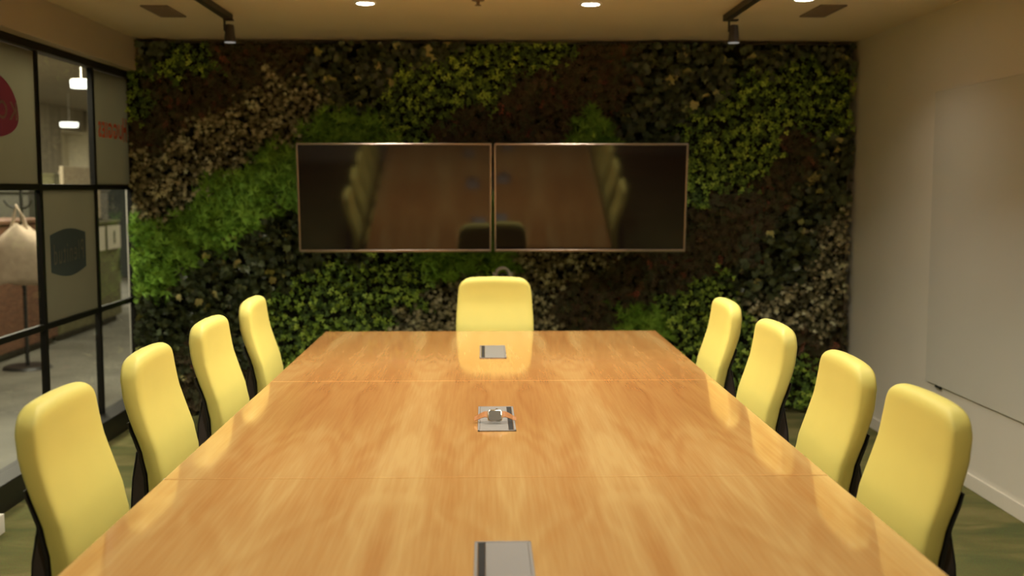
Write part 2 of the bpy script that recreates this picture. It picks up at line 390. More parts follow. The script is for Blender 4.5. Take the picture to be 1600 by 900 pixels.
# ------------------------------------------------------------------ shell
struct(MB().box((-2.29, YF, -0.10), (XR + 0.15, YB + 0.15, 0)).build('floor', M['carpet']))
struct(MB().box((-2.40, YF - 0.1, CEIL), (XR + 0.15, YB + 0.15, CEIL + 0.12)).build('ceiling', M['ceil']))
struct(MB().box((-2.28, YB, 0), (XR + 0.15, YB + 0.12, CEIL)).build('wall_back', M['paint']))
struct(MB().box((XR, YF, 0), (XR + 0.15, YB, CEIL)).build('wall_right', M['paint']))
struct(MB().box((-2.40, YF - 0.12, 0), (XR + 0.15, YF, CEIL)).build('wall_front', M['paint']))
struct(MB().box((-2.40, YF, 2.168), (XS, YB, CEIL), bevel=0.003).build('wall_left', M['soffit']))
struct(MB().box((XR - 0.014, YF, 0), (XR, 6.93, 0.072), bevel=0.003).build('baseboard_right', M['trim']))
struct(MB().box((XS + 0.003, 3.2, 0), (-2.026, 4.535, 0.082), bevel=0.003).build('baseboard_left', M['trim']))

# glazed partition ---------------------------------------------------------
win = bpy.data.objects.new('window_1', None); link(win); struct(win)
mull_y = [7.0, 6.36, 5.575, 4.79, 4.005, 3.22, 2.435, 1.65, 0.865, 0.08, -0.70, YF]
trans_z = [0.13, 0.74, 1.452, 2.135]
MB().box((-2.285, YF, 0), (XS, YB, 0.128), bevel=0.004).build('plinth', M['frame'], win)
MB().box((-2.285, YF, 2.130), (-2.215, YB, 2.168), bevel=0.002).build('head_rail', M['frame'], win)
for k, y in enumerate(mull_y):
    MB().box((-2.266, y - 0.017, 0.128), (-2.234, y + 0.017, 2.132), bevel=0.003).build('mullion', M['frame'], win)
for i in range(len(mull_y) - 1):
    y1, y0 = mull_y[i] - 0.0165, mull_y[i + 1] + 0.0165
    for z in trans_z[1:3]:
        MB().box((-2.264, y0, z - 0.016), (-2.236, y1, z + 0.016), bevel=0.003).build('transom', M['frame'], win)
def text_flat(s, size, fat=0.0):
    cu = bpy.data.curves.new('lettering', 'FONT'); cu.body = s; cu.size = size; cu.resolution_u = 3; cu.offset = fat; cu.space_character = 1.22
    o = bpy.data.objects.new('lettering', cu); COL.objects.link(o)
    dg = bpy.context.evaluated_depsgraph_get()
    me = bpy.data.meshes.new_from_object(o.evaluated_get(dg))
    bpy.data.objects.remove(o)
    vs = np.array([v.co[:2] for v in me.vertices]); fs = [tuple(p.vertices) for p in me.polygons]
    bpy.data.meshes.remove(me)
    return vs, fs
def flat_mesh(name, yz, fs, x, m, parent):
    me = bpy.data.meshes.new(name)
    me.from_pydata([(x, float(y), float(z)) for y, z in yz], [], fs)
    me.materials.append(m)
    o = bpy.data.objects.new(name, me); link(o, parent)
    return o
def lettering(s, y_right, y_left, z0, z1, x, m, parent, name='lettering', slant=0.0, fat=0.0):
    """writing put on the outside of the glass: from inside it reads mirrored, first letter at y_right"""
    vs, fs = text_flat(s, 1.0, fat)
    mn, mxv = vs.min(0), vs.max(0)
    u = (vs[:, 0] - mn[0]) / (mxv[0] - mn[0]); v = (vs[:, 1] - mn[1]) / (mxv[1] - mn[1])
    y = y_right + (y_left - y_right) * u
    z = z0 + (z1 - z0) * v + slant * (y_right - y)
    return flat_mesh(name, np.stack([y, z], 1), fs, x, m, parent)
frosted = {(0, 2), (1, 1), (2, 2), (3, 1), (4, 2)}
panes = {}
for i in range(len(mull_y) - 1):
    y1, y0 = mull_y[i] - 0.015, mull_y[i + 1] + 0.015
    for j in range(3):
        z0, z1 = trans_z[j] + (0.0 if j == 0 else 0.013), trans_z[j + 1] - 0.010
        fr_ = (i, j) in frosted
        o = MB().box((XG - 0.005, y0, z0), (XG + 0.005, y1, z1)).build('frosted_pane' if fr_ else 'clear_pane', M['frost'] if fr_ else M['glass'], win)
        panes[(i, j)] = o
XD = XG + 0.0065
# rose-pink emblem with pale mirrored lettering on the near upper pane
pts = [(5.05 + 0.307 * math.cos(a), 1.788 + (0.108 if math.sin(a) < 0 else 0.195) * math.copysign(abs(math.sin(a)) ** 0.9, math.sin(a))) for a in [2 * PI * k / 48 for k in range(48)]]
bl = flat_mesh('round_emblem', pts, [tuple(range(48))], XD, M['pink'], panes[(2, 2)])
lettering('KOTEX', 5.338, 4.80, 1.768, 1.856, XD + 0.002, M['paleprint'], panes[(2, 2)], fat=0.012)
# red mirrored lettering on the far upper pane: big H, the rest smaller
lettering('H', 6.950, 6.882, 1.733, 1.878, XD, M['redprint'], panes[(0, 2)], fat=0.042)
lettering('UGGIES', 6.872, 6.445, 1.742, 1.836, XD, M['redprint'], panes[(0, 2)], fat=0.042)
# dark badge with script on the middle pane
yb0, yb1 = 5.68, 6.18
bad = []
for k in range(13):
    t = k / 12; bad.append((yb0 + (yb1 - yb0) * t, 1.203 + 0.028 * math.sin(PI * t)))
for k in range(13):
    t = 1 - k / 12; bad.append((yb0 + (yb1 - yb0) * t, 1.010 - 0.035 * math.sin(PI * t)))
flat_mesh('badge_emblem', bad, [tuple(range(len(bad)))], XD, M['navy'], panes[(1, 1)])
lettering('Plenitud', 6.14, 5.72, 1.058, 1.165, XD + 0.002, M['navyprint'], panes[(1, 1)], slant=-0.03)

# ------------------------------------------------------------------ plant wall
def template(kind):
    vs, fs = [], []
    def fan(cx, cy, ang, outline, lift, droop=0.0):
        b0 = len(vs); ca, sa = math.cos(ang), math.sin(ang)
        ctr = (0, np.mean([p[1] for p in outline]))
        for (x, y) in [ctr] + outline:
            z = lift * (abs(x)) - droop * y * y
            vs.append((cx + x * ca - y * sa, cy + x * sa + y * ca, z))
        n = len(outline)
        for i in range(n):
            fs.append((b0, b0 + 1 + i, b0 + 1 + (i + 1) % n))
    if kind == 'ivy':
        o = [(0, -.32), (.30, -.42), (.46, -.10), (.34, .02), (.40, .36), (.18, .28), (0, .66), (-.18, .28), (-.40, .36), (-.34, .02), (-.46, -.10), (-.30, -.42)]
        fan(0, 0, 0, o, 0.35, 0.25)
    elif kind == 'lime':
        o = [(0, .02), (.20, .22), (.28, .50), (.14, .66), (0, .60), (-.14, .66), (-.28, .50), (-.20, .22)]
        for k in range(3):
            fan(0, 0, k * 2 * PI / 3 + 0.2, o, 0.3, 0.2)
    elif kind == 'varieg':
        o = [(0, 0), (.13, .22), (.11, .48), (0, .64), (-.11, .48), (-.13, .22)]
        for k in range(5):
            fan(0, 0, k * 2 * PI / 5, o, 0.5, -0.35)
    elif kind == 'heather':
        o = [(0, 0), (.07, .22), (0, .46), (-.07, .22)]
        for k in range(7):
            fan(0.02 * (k % 2), -.4 + k * .13, (1 if k % 2 else -1) * (0.9 - 0.07 * k), o, 0.6, -0.4)
    elif kind == 'moss':
        r = random.Random(3)
        for k in range(9):
            a = r.uniform(-1.5, 1.5); l = r.uniform(.6, 1.0); w = .035
            ca, sa = math.cos(a), math.sin(a); b0 = len(vs)
            bend = r.uniform(.2, .7)
            for (x, y, z) in [(-w, 0, 0), (w, 0, 0), (-w, .5 * l, .28 * l), (w, .5 * l, .28 * l), (0, l, .28 * l - bend * .25)]:
                vs.append((x * ca - y * sa, x * sa + y * ca, z))
            fs += [(b0, b0 + 1, b0 + 3), (b0, b0 + 3, b0 + 2), (b0 + 2, b0 + 3, b0 + 4)]
    return np.array(vs, dtype=np.float64), np.array(fs, dtype=np.int64)

def leaf_mesh(name, kind, pos, size, yaw, pitch, roll, tone, m, parent):
    tv, tf = template(kind)
    n, k = len(pos), len(tv)
    v = tv[None] * size[:, None, None]
    cr, sr = np.cos(roll)[:, None], np.sin(roll)[:, None]
    x = v[..., 0] * cr - v[..., 1] * sr; y = v[..., 0] * sr + v[..., 1] * cr; z = v[..., 2]
    cp, sp = np.cos(pitch)[:, None], np.sin(pitch)[:, None]      # tilt about x: tip comes forward/down
    y, z = y * cp - z * sp, y * sp + z * cp
    cw, sw = np.cos(yaw)[:, None], np.sin(yaw)[:, None]
    x, z = x * cw + z * sw, -x * sw + z * cw
    P = np.stack([x + pos[:, 0:1], pos[:, 1:2] - z, y + pos[:, 2:3]], -1).reshape(-1, 3)
    P[:, 2] = np.clip(P[:, 2], 0.012, CEIL - 0.012)
    P[:, 0] = np.clip(P[:, 0], -2.215, XR - 0.012)
    P[:, 1] = np.minimum(P[:, 1], 6.962)
    F_ = (tf[None] + (np.arange(n) * k)[:, None, None]).reshape(-1, 3)
    me = bpy.data.meshes.new(name)
    me.vertices.add(len(P)); me.vertices.foreach_set('co', P.astype(np.float32).ravel())
    me.loops.add(F_.size); me.loops.foreach_set('vertex_index', F_.astype(np.int32).ravel())
    me.polygons.add(len(F_)); me.polygons.foreach_set('loop_start', np.arange(0, F_.size, 3, dtype=np.int32))
    me.update(calc_edges=True); me.validate()
    at = me.attributes.new('tone', 'FLOAT', 'FACE')
    at.data.foreach_set('value', np.repeat(tone, len(tf)).astype(np.float32))
    me.materials.append(m)
    o = bpy.data.objects.new(name, me); link(o, parent)
    return o

wall = thing('living_plant_wall', 'wall of mixed green, lime and brown plants behind the two screens', 'plant wall', (0, YB, 0))
def rel(o):        # parts are modelled in room coordinates; seat them under the empty
    o.location = Vector(o.location) - wall.location
    return o
rel(MB().box((-2.228, 6.965, 0.015), (XR - 0.02, 6.998, CEIL - 0.015)).build('backing_panel', M['soil'], wall))
spots, owner = [], []
for i, (s, q) in enumerate(PATCHES):
    for p in q:
        spots.append(p); owner.append(i)
spots = np.array(spots); owner = np.array(owner)
DENS = {'ivy': 1900, 'lime': 2900, 'heather': 3600, 'variegated': 4400, 'moss': 3200}
NAMES = {'ivy': 'ivy_patch', 'lime': 'lime_leaf_patch', 'heather': 'heather_patch', 'variegated': 'variegated_leaf_patch', 'moss': 'fern_moss_patch'}
W0, W1, H0, H1 = -2.20, XR - 0.03, 0.03, CEIL - 0.025
area = (W1 - W0) * (H1 - H0)
NP = int(area * 4400)
cand = np.stack([RNG.uniform(W0, W1, NP), RNG.uniform(H0, H1, NP)], 1)
warp = np.stack([0.035 * np.sin(cand[:, 1] * 17 + 1.3) + 0.02 * np.sin(cand[:, 1] * 41 + cand[:, 0] * 13), 0.035 * np.sin(cand[:, 0] * 15) + 0.02 * np.sin(cand[:, 0] * 37 + cand[:, 1] * 19)], 1)
q = cand + warp + RNG.normal(0, 0.022, cand.shape)
best = np.empty(NP, dtype=np.int64)
for a in range(0, NP, 4000):
    d = ((q[a:a + 4000, None] - spots[None]) ** 2).sum(-1)
    best[a:a + 4000] = owner[d.argmin(1)]
clump = 0.5 + 0.25 * np.sin(cand[:, 0] * 31 + 2 * np.sin(cand[:, 1] * 23)) + 0.25 * np.sin(cand[:, 1] * 35 + 2 * np.sin(cand[:, 0] * 21))
for i, (s, _) in enumerate(PATCHES):
    idx = np.where(best == i)[0]
    idx = idx[RNG.uniform(0, 1, len(idx)) < DENS[s] / 4400]
    n = len(idx)
    if n == 0: continue
    c = clump[idx]; u = RNG.uniform(0, 1, n)
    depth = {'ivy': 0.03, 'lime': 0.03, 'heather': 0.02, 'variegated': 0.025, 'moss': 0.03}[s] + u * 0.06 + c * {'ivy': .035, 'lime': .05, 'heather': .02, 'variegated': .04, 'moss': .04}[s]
    pos = np.stack([cand[idx, 0], 6.955 - depth, cand[idx, 1]], 1)
    g = RNG.normal
    if s == 'ivy':
        size = RNG.uniform(.036, .062, n); tone = np.clip(g(.42, .2, n), 0, .86); pick = RNG.uniform(0, 1, n) < .035; tone[pick] = RNG.uniform(.9, 1, pick.sum()); size[pick] *= 1.25
        yaw, pitch, roll = g(0, .5, n), g(.55, .4, n), PI + g(0, .7, n); kind = 'ivy'; mt = M['ivy']
    elif s == 'lime':
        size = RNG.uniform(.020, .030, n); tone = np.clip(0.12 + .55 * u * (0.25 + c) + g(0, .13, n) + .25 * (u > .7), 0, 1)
        yaw, pitch, roll = g(0, .4, n), g(.0, .4, n), RNG.uniform(0, 6.28, n); kind = 'lime'; mt = M['lime']
    elif s == 'heather':
        size = RNG.uniform(.045, .075, n); tone = np.clip(g(.55, .2, n), 0, 1)
        yaw, pitch, roll = g(0, .6, n), g(.3, .5, n), PI + g(0, .9, n); kind = 'heather'; mt = M['heather']
    elif s == 'variegated':
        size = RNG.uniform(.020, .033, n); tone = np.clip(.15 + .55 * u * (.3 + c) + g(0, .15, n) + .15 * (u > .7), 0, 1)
        yaw, pitch, roll = g(0, .5, n), g(0, .5, n), RNG.uniform(0, 6.28, n); kind = 'varieg'; mt = M['varieg']
    else:
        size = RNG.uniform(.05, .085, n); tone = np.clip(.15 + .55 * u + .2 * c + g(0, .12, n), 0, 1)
        yaw, pitch, roll = g(0, .5, n), g(.25, .35, n), g(0, .9, n); kind = 'moss'; mt = M['moss']
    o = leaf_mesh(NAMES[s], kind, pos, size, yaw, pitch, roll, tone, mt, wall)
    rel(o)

# ------------------------------------------------------------------ screens
def make_screen(xc, w, label, tilt, yaw):
    t = thing('wall_screen', label, 'screen', (xc, 6.40, 1.39), 0, 'pair of wall screens')
    t.rotation_euler = (math.radians(tilt), 0, math.radians(yaw))
    h = 0.638
    MB().box((-w / 2 + .004, -0.018, -h / 2 + .004), (w / 2 - .004, 0.022, h / 2 - .004), bevel=.004).build('casing', M['blackplastic'], t)
    f = MB(); bz = .011
    f.box((-w / 2, -.026, h / 2 - bz), (w / 2, .004, h / 2), bevel=.003)
    f.box((-w / 2, -.026, -h / 2), (w / 2, .004, -h / 2 + bz * 1.4), bevel=.003)
    f.box((-w / 2, -.026, -h / 2), (-w / 2 + bz, .004, h / 2), bevel=.003)
    f.box((w / 2 - bz, -.026, -h / 2), (w / 2, .004, h / 2), bevel=.003)
    f.build('bezel', M['bezel'], t)
    MB().box((-w / 2 + .010, -.0205, -h / 2 + .014), (w / 2 - .010, -.0185, h / 2 - .010)).build('display_panel', M['screen'], t)
    mb = MB()
    mb.box((-.20, .022, -.16), (.20, .05, .16), bevel=.004)
    mb.box((-.05, .05, -.05), (.05, .58, .05))
    mb.build('wall_bracket', M['blackplastic'], t)
    return t
make_screen(-.5215, 1.127, 'left one of the two dark wall screens, beside the bright green moss', 6.6, 1.2)
make_screen(.6225, 1.129, 'right one of the two dark wall screens, nearer the white wall', 7.0, -1.25)

# conference camera under the screens
cam_t = thing('conference_camera', 'small silver round-topped camera below the screens, behind the end chair', 'camera', (0.111, 6.60, 0.0))
rg = [(0.040 * math.cos(a), 0, .922 + .040 * math.sin(a)) for a in [PI * k / 20 for k in range(21)]]
rg = [(0.040, 0, .86)] + rg + [(-.040, 0, .86)]
MB().tube(rg, .011, 12).build('silver_hood', M['silver'], cam_t, smooth=40)
for sx in (-.056, .056):
    MB().cone((sx, 0, .86), (sx, 0, .938), .005, .005, 12).build('side_post', M['silver'], cam_t, smooth=40)
mb = MB()
mb.loft([[(.030 * math.cos(a) * s, y, .905 + .033 * math.sin(a) * s) for a in [2 * PI * k / 24 for k in range(24)]] for y, s in ((-.03, .55), (-.022, .9), (0, 1), (.022, .9), (.03, .55))])
mb.build('lens_body', M['blackplastic'], cam_t, smooth=50)
mb = MB(); mb.box((-.065, -.02, .842), (.065, .02, .862), bevel=.003); mb.box((-.02, -.01, .83), (.02, .36, .845), bevel=.002); mb.build('shelf_arm', M['blackplastic'], cam_t)

# ------------------------------------------------------------------ whiteboard on the right wall
wb = thing('glass_whiteboard', 'large blank whiteboard panel mounted on the right wall', 'whiteboard', (XR, 4.3, 1.186))
MB().box((-.012, -1.35, -.756), (-.002, 1.35, .756), bevel=.002).build('board_panel', M['board'], wb)
for y in (1.19, -1.19):
    MB().box((-.016, y - .03, -.768), (-.004, y + .03, -.754), bevel=.003).build('support_clip', M['blackplastic'], wb)

# ------------------------------------------------------------------ table
tab = thing('conference_table', 'long wooden conference table with glossy veneer top running to the screens', 'table', (0.032, 3.27, 0))
seams = [5.292, 3.914, 2.588, 1.262]
for a, bb in zip(seams[1:], seams[:-1]):
    MB().box((-.809, a - 3.27 + .0010, TT - .038), (.809, bb - 3.27 - .0010, TT), bevel=.004, seg=2).build('tabletop_panel', M['wood'], tab)
for y in (4.60, 3.25, 1.93):
    mb = MB(); mb.box((-.24, y - 3.27 - .20, .0), (.24, y - 3.27 + .20, TT - .09), bevel=.006); mb.build('pedestal', M['woodedge'], tab)
mb = MB(); mb.box((-.35, -1.85, TT - .09), (.35, 1.85, TT - .039), bevel=.004); mb.build('underframe', M['blackplastic'], tab)

def hatch(y0, y1, label, slot_left):
    t = thing('cable_hatch', label, 'cable hatch', (0.035, (y0 + y1) / 2, TT), 0, 'aluminium cable hatches along the table')
    hy = (y1 - y0) / 2; w = .0555
    f = MB()
    for lo, hi in (((-w, -hy), (-w + .006, hy)), ((w - .006, -hy), (w, hy)), ((-w, -hy), (w, -hy + .006)), ((-w, hy - .006), (w, hy))):
        f.box((lo[0], lo[1], 0.0004), (hi[0], hi[1], .0035), bevel=.0008)
    f.build('rim', M['alu'], t)
    sx = -1 if slot_left else 1
    xs = sorted((sx * (w - .0075), sx * (w - .0205)))
    MB().box((xs[0], -hy + .007, .0004), (xs[1], hy - .007, .0026)).build('brush_slot', M['slot'], t)
    xl = sorted((sx * (w - .0215), -sx * (w - .0065)))
    MB().box((xl[0], -hy + .0065, .0004), (xl[1], hy - .0065, .0032), bevel=.0008).build('lid', M['alu'], t)
    return t
hatch(4.43, 4.78, 'aluminium cable hatch in front of the end chair, farthest from the camera', True)
hatch(3.083, 3.43, 'aluminium cable hatch in the table middle with a watch lying on it', False)
hatch(1.75, 2.098, 'aluminium cable hatch nearest the camera, cut by the bottom edge', True)

# wrist watch resting on the middle hatch
wt = thing('wrist_watch', 'square wrist watch with brown leather strap lying on the middle hatch', 'watch', (0.030, 3.185, TT + .0035))
tilt = Matrix.Translation((0, 0, .0205)) @ Matrix.Rotation(math.radians(58), 4, 'X')
def rrect(w, h, r, z, n=6):
    pts = []
    for cx, cy, a0 in ((w - r, h - r, 0), (-w + r, h - r, PI / 2), (-w + r, -h + r, PI), (w - r, -h + r, 1.5 * PI)):
        for k in range(n + 1):
            a = a0 + PI / 2 * k / n
            pts.append(tilt @ Vector((cx + r * math.cos(a), cy + r * math.sin(a), z)))
    return pts
MB().loft([rrect(.0205, .0170, .008, -.005), rrect(.0222, .0188, .009, -.0025), rrect(.0222, .0188, .009, .0025), rrect(.0208, .0174, .0085, .0045)]).build('case', M['chrome'], wt, smooth=50)
MB().loft([rrect(.0192, .0158, .0075, .0040), rrect(.0188, .0154, .0073, .0056)]).build('dial_glass', M['watchglass'], wt, smooth=50)
MB().cone(tilt @ Vector((.006, .0185, 0)), tilt @ Vector((.006, .0222, 0)), .0036, .0034, 14).build('crown', M['chrome'], wt, smooth=40)
for sgn in (-1, 1):
    prof = [(.020, .024, .004), (.030, .0245, .006), (.042, .0195, .010), (.053, .0125, .013), (.061, .0065, .014)]
    if sgn > 0: prof = prof[:-1] + [(.060, .010, .012), (.064, .005, .012)]
    rings = []
    for i, (dx, z, dy) in enumerate(prof):
        a = Vector((0, math.cos(math.radians(50)), math.sin(math.radians(50)))) * (.0105 - .001 * i)
        nrm = Vector((0, -math.sin(math.radians(50)), math.cos(math.radians(50)))) * .0013
        c = Vector((sgn * dx, dy, max(z, .0095)))
        rings.append([c - a - nrm, c + a - nrm, c + a + nrm, c - a + nrm])
    MB().loft(rings).build('strap', M['tan'], wt)

# ------------------------------------------------------------------ chairs
def interp(tbl, z):
    for (z0, v0), (z1, v1) in zip(tbl[:-1], tbl[1:]):
        if z <= z1:
            t = (z - z0) / (z1 - z0); t = max(0, min(1, t)); t = t * t * (3 - 2 * t) * .5 + t * .5
            return v0 + (v1 - v0) * t
    return tbl[-1][1]
FACE = [(.44, .030), (.52, .010), (.60, .0), (.67, .0), (.74, .014), (.80, .034), (.86, .052), (.92, .063), (1.0, .068)]
THK = [(.44, .056), (.66, .058), (.76, .058), (.83, .062), (.92, .065), (1.0, .058)]
WID = [(.44, .165), (.55, .186), (.66, .196), (.78, .196), (.88, .190), (.96, .183), (1.0, .181)]
ZT = 1.0
def ring(w, t, yc, z, n=48, ex=5.2, crown=0.0):
    out = []
    for k in range(n):
        a = 2 * PI * k / n
        c, s = math.cos(a), math.sin(a)
        x = w * math.copysign(abs(c) ** (2 / ex), c); y = t * math.copysign(abs(s) ** (2 / ex), s)
        out.append((x, yc + y, z - crown * (x / .19) ** 2))
    return out
def make_chair():
    t = thing('conference_chair', None, 'chair')
    rings = []
    zs = [.447, .452, .462, .48] + [.50 + .03 * k for k in range(14)]
    zs = [z for z in zs if z < ZT - .06] + [ZT - .06 + .06 * math.sin(PI / 2 * k / 9) for k in range(10)]
    for z in zs:
        th = interp(THK, z) / 2; w = interp(WID, z); yf = -.20 - interp(FACE, z); yc = yf - th
        r = .060
        if z > ZT - r:
            u = (z - (ZT - r)); w = w - r + math.sqrt(max(0, r * r - u * u))
        if z > ZT - .028:
            u = (z - (ZT - .028)) / .028; th *= max(.12, (1 - u ** 2.3) ** (1 / 2.3)) if u < 1 else .12
        if z < .48:
            u = (.48 - z) / .034; q = max(.2, (1 - min(1, u) ** 2.2) ** (1 / 2.2)); th *= q; w -= .03 * (1 - q)
        cr = .012 * max(0, min(1, (z - .86) / .14))
        rings.append(ring(w, th, yc, z, crown=cr))
    MB().loft(rings).build('back_cushion', M['yellow'], t, smooth=180)
    # black shell hugging the lower rear of the cushion
    rings = []
    for k in range(15):
        z = .47 + k * .025
        th = interp(THK, z); w = interp(WID, z) - .002; yb = -.20 - interp(FACE, z) - th
        tk = .0055 * min(1, (.835 - z) / .08) + .0006
        rings.append(ring(w - .004, tk, yb - tk * .2, z, ex=6))
    MB().loft(rings).build('back_shell', M['blackplastic'], t, smooth=50)
    # taupe spine bracket widening downwards behind the shell
    poly = [(-.268, .752), (-.282, .738), (-.296, .66), (-.312, .46), (-.300, .40), (-.22, .40), (-.21, .43), (-.250, .52), (-.254, .60), (-.258, .70)]
    MB().prism(poly, 0, -.165, .165, bevel=.005).build('spine_bracket', M['taupe'], t)
    MB().tube([(-.160, -.2845, .735), (-.160, -.298, .66), (-.160, -.314, .46)], .004, 8).build('bracket_edging', M['blackplastic'], t)
    MB().tube([(.160, -.2845, .735), (.160, -.298, .66), (.160, -.314, .46)], .004, 8).build('bracket_edging', M['blackplastic'], t)
    MB().prism([(-.22, .385), (-.30, .385), (-.315, .41), (-.22, .425)], 0, -.12, .12, bevel=.004).build('bracket_foot', M['blackplastic'], t)
    # seat
    rings = []
    for yy in [-.215, -.20, -.17] + [-.12 + .05 * k for k in range(7)] + [.225, .245, .258]:
        u = abs(yy - .02) / .24
        w = .235 * (1 - .10 * max(0, u) ** 4); q = min(1, math.sqrt(max(0.02, 1 - min(1, (u / 1.0)) ** 10)))
        zc = .437 - .018 * max(0, (yy - .15) / .1) ** 2
        rings.append([(x, yy, zc + zz) for x, zz in [(w * math.copysign(abs(math.cos(a)) ** .5, math.cos(a)), .038 * q * math.copysign(abs(math.sin(a)) ** .6, math.sin(a))) for a in [2 * PI * k / 32 for k in range(32)]]])
    MB().loft(rings).build('seat', M['yellow'], t, smooth=180)
    mb = MB(); mb.box((-.20, -.26, .385), (.20, .20, .402), bevel=.006); mb.box((-.09, -.13, .335), (.09, .10, .388), bevel=.01); mb.build('seat_mechanism', M['blackplastic'], t)
    mb = MB(); mb.cone((0, 0, .10), (0, 0, .24), .026, .026, 20); mb.cone((0, 0, .24), (0, 0, .345), .015, .015, 20); mb.build('gas_column', M['chrome'], t, smooth=40)
    MB().cone((0, 0, .075), (0, 0, .115), .045, .034, 24).build('base_hub', M['chrome'], t, smooth=40)
    for k in range(5):
        a = 2 * PI * k / 5 + .3
        ca, sa = math.cos(a), math.sin(a)
        rr = []
        for d, w, z0, z1 in ((.03, .022, .078, .110), (.14, .017, .072, .096), (.23, .012, .066, .082), (.243, .009, .066, .078)):
            rr.append([(d * ca - w * sa, d * sa + w * ca, z0), (d * ca + w * sa, d * sa - w * ca, z0), (d * ca + w * .8 * sa, d * sa - w * .8 * ca, z1), (d * ca - w * .8 * sa, d * sa + w * .8 * ca, z1)])
        leg = MB().loft(rr).build('leg', M['chrome'], t)
        mb = MB(); px, py = .228 * ca, .228 * sa
        for s in (-1, 1):
            mb.cone((px - sa * .008 * s, py + ca * .008 * s, .028), (px - sa * .020 * s, py + ca * .020 * s, .028), .028, .026, 20)
        mb.cone((px, py, .028), (px, py, .068), .006, .006, 10)
        mb.build('caster', M['blackplastic'], leg, smooth=40)
    return t
proto = make_chair()
seats = []
order = ['farthest', 'second farthest', 'third farthest', 'second nearest', 'nearest']
LY = [4.50, 3.78, 3.09, 2.43, 1.72]
RY = [4.37, 3.62, 2.90, 2.355, 1.60]
LL = ['yellow chair on the left side of the table, the one nearest the plant wall',
      'yellow chair on the left of the table, next after the one nearest the plant wall',
      'yellow chair on the left of the table, second one from the left picture edge',
      'yellow chair on the left of the table, large and nearest the picture corner',
      'yellow chair on the left side mirrored in the screen, out of direct view']
RL = ['yellow chair on the right side of the table, the one nearest the plant wall',
      'yellow chair on the right of the table, next after the one nearest the plant wall',
      'yellow chair on the right of the table, in front of the whiteboard lower corner',
      'yellow chair on the right of the table, largest whole one near the baseboard',
      'yellow chair at the right picture edge of which only a sliver shows']
G = 'yellow conference chairs around the table'
jobs = [((.052, 5.215, 0), PI, 'yellow chair alone at the far table end, seen straight on under the screens')]
for y, l, k in zip(LY, LL, range(5)):
    jobs.append(((-.66, y, 0), -PI / 2 + (.02, -.015, .01, 0, 0)[k], l))
for y, l, k in zip(RY, RL, range(5)):
    jobs.append(((.685, y, 0), PI / 2 + (.0, .015, -.02, .02, 0)[k], l))
for i, (loc, rz, l) in enumerate(jobs):
    c = proto if i == 0 else copy_tree(proto)
    c.location = loc; c.rotation_euler = (0, 0, rz); c['label'] = l; c['group'] = G; c['category'] = 'chair'

# ------------------------------------------------------------------ ceiling fittings
def disc_light(name, loc, size, power, col, spread=180):
    L_ = bpy.data.lights.new(name, 'AREA'); L_.shape = 'DISK'; L_.size = size; L_.energy = power; L_.color = col
    L_.spread = math.radians(spread)
    o = bpy.data.objects.new(name, L_); link(o); o.location = loc
    return o
WARM = (1.0, 0.92, 0.74)
POWERS = (8.5, 14.0, 7.0, 4.0)
def downlight(x, y, label, power):
    t = thing('recessed_downlight', label, 'downlight', (x, y, CEIL), 0, 'recessed ceiling downlights')
    n = 32
    prof = [(.056, -.001), (.055, -.006), (.045, -.006), (.042, -.0015)]
    MB().loft([[(r * math.cos(2 * PI * k / n), r * math.sin(2 * PI * k / n), z) for k in range(n)] for r, z in prof], cap=False).build('trim_ring', M['lampwhite'], t, smooth=40)
    MB().cone((0, 0, -.0045), (0, 0, -.0015), .0415, .0415, n).build('lens', M['lens'], t)
    disc_light('downlight_lamp', (x, y, CEIL - .0075), .085, power, WARM, 128)
names = {(0, 0): 'bright round downlight at the picture top, left of the middle', (1, 0): 'bright round downlight at the picture top, right of the middle'}
for r, y in enumerate((5.54, 4.15, 2.75, 1.35)):
    for c, x in enumerate((-.59, .535)):
        downlight(x, y, names.get((c, r), 'round downlight over the table nearer the camera, out of view'), POWERS[r])
downlight(1.56, 5.37, 'round downlight just showing beside the right ceiling vent', 2.0)
for x, y in ((1.56, 3.0),):
    downlight(x, y, 'round downlight over the aisle beside the table, out of view', 3.0)

def track(x, yend, label, hx):
    t = thing('track_light', label, 'track light', (x, yend, CEIL), 0, 'pair of black ceiling tracks')
    mb = MB(); mb.box((-.018, -3.6, -.034), (.018, 0, -.0005), bevel=.002); mb.build('track_rail', M['trackblack'], t)
    hy = -.055
    for k, yy in enumerate((hy, hy - 1.9)):
        ob = MB(); ob.box((hx - .030, yy - .012, -.095), (hx - .022, yy + .012, -.030), bevel=.002); ob.box((hx - .03, yy - .02, -.040), (hx + .02, yy + .02, -.032), bevel=.001)
        ob.build('spot_arm', M['trackblack'], t)
        rr = [(.017, -.060), (.022, -.064), (.030, -.148), (.031, -.152)]
        hd = MB().loft([[(hx + r * math.cos(2 * PI * q / 24), yy + r * math.sin(2 * PI * q / 24), z) for q in range(24)] for r, z in rr]).build('spot_head', M['spotbody'], t, smooth=40)
        MB().cone((hx, yy, -.1545), (hx, yy, -.1505), .029, .029, 24).build('spot_lens', M['spotlens'], hd)
    return t
track(-1.352, 5.93, 'black ceiling track with spotlight, above the left chairs', .012)
track(1.292, 5.88, 'black ceiling track with spotlight, above the right chairs', .030)

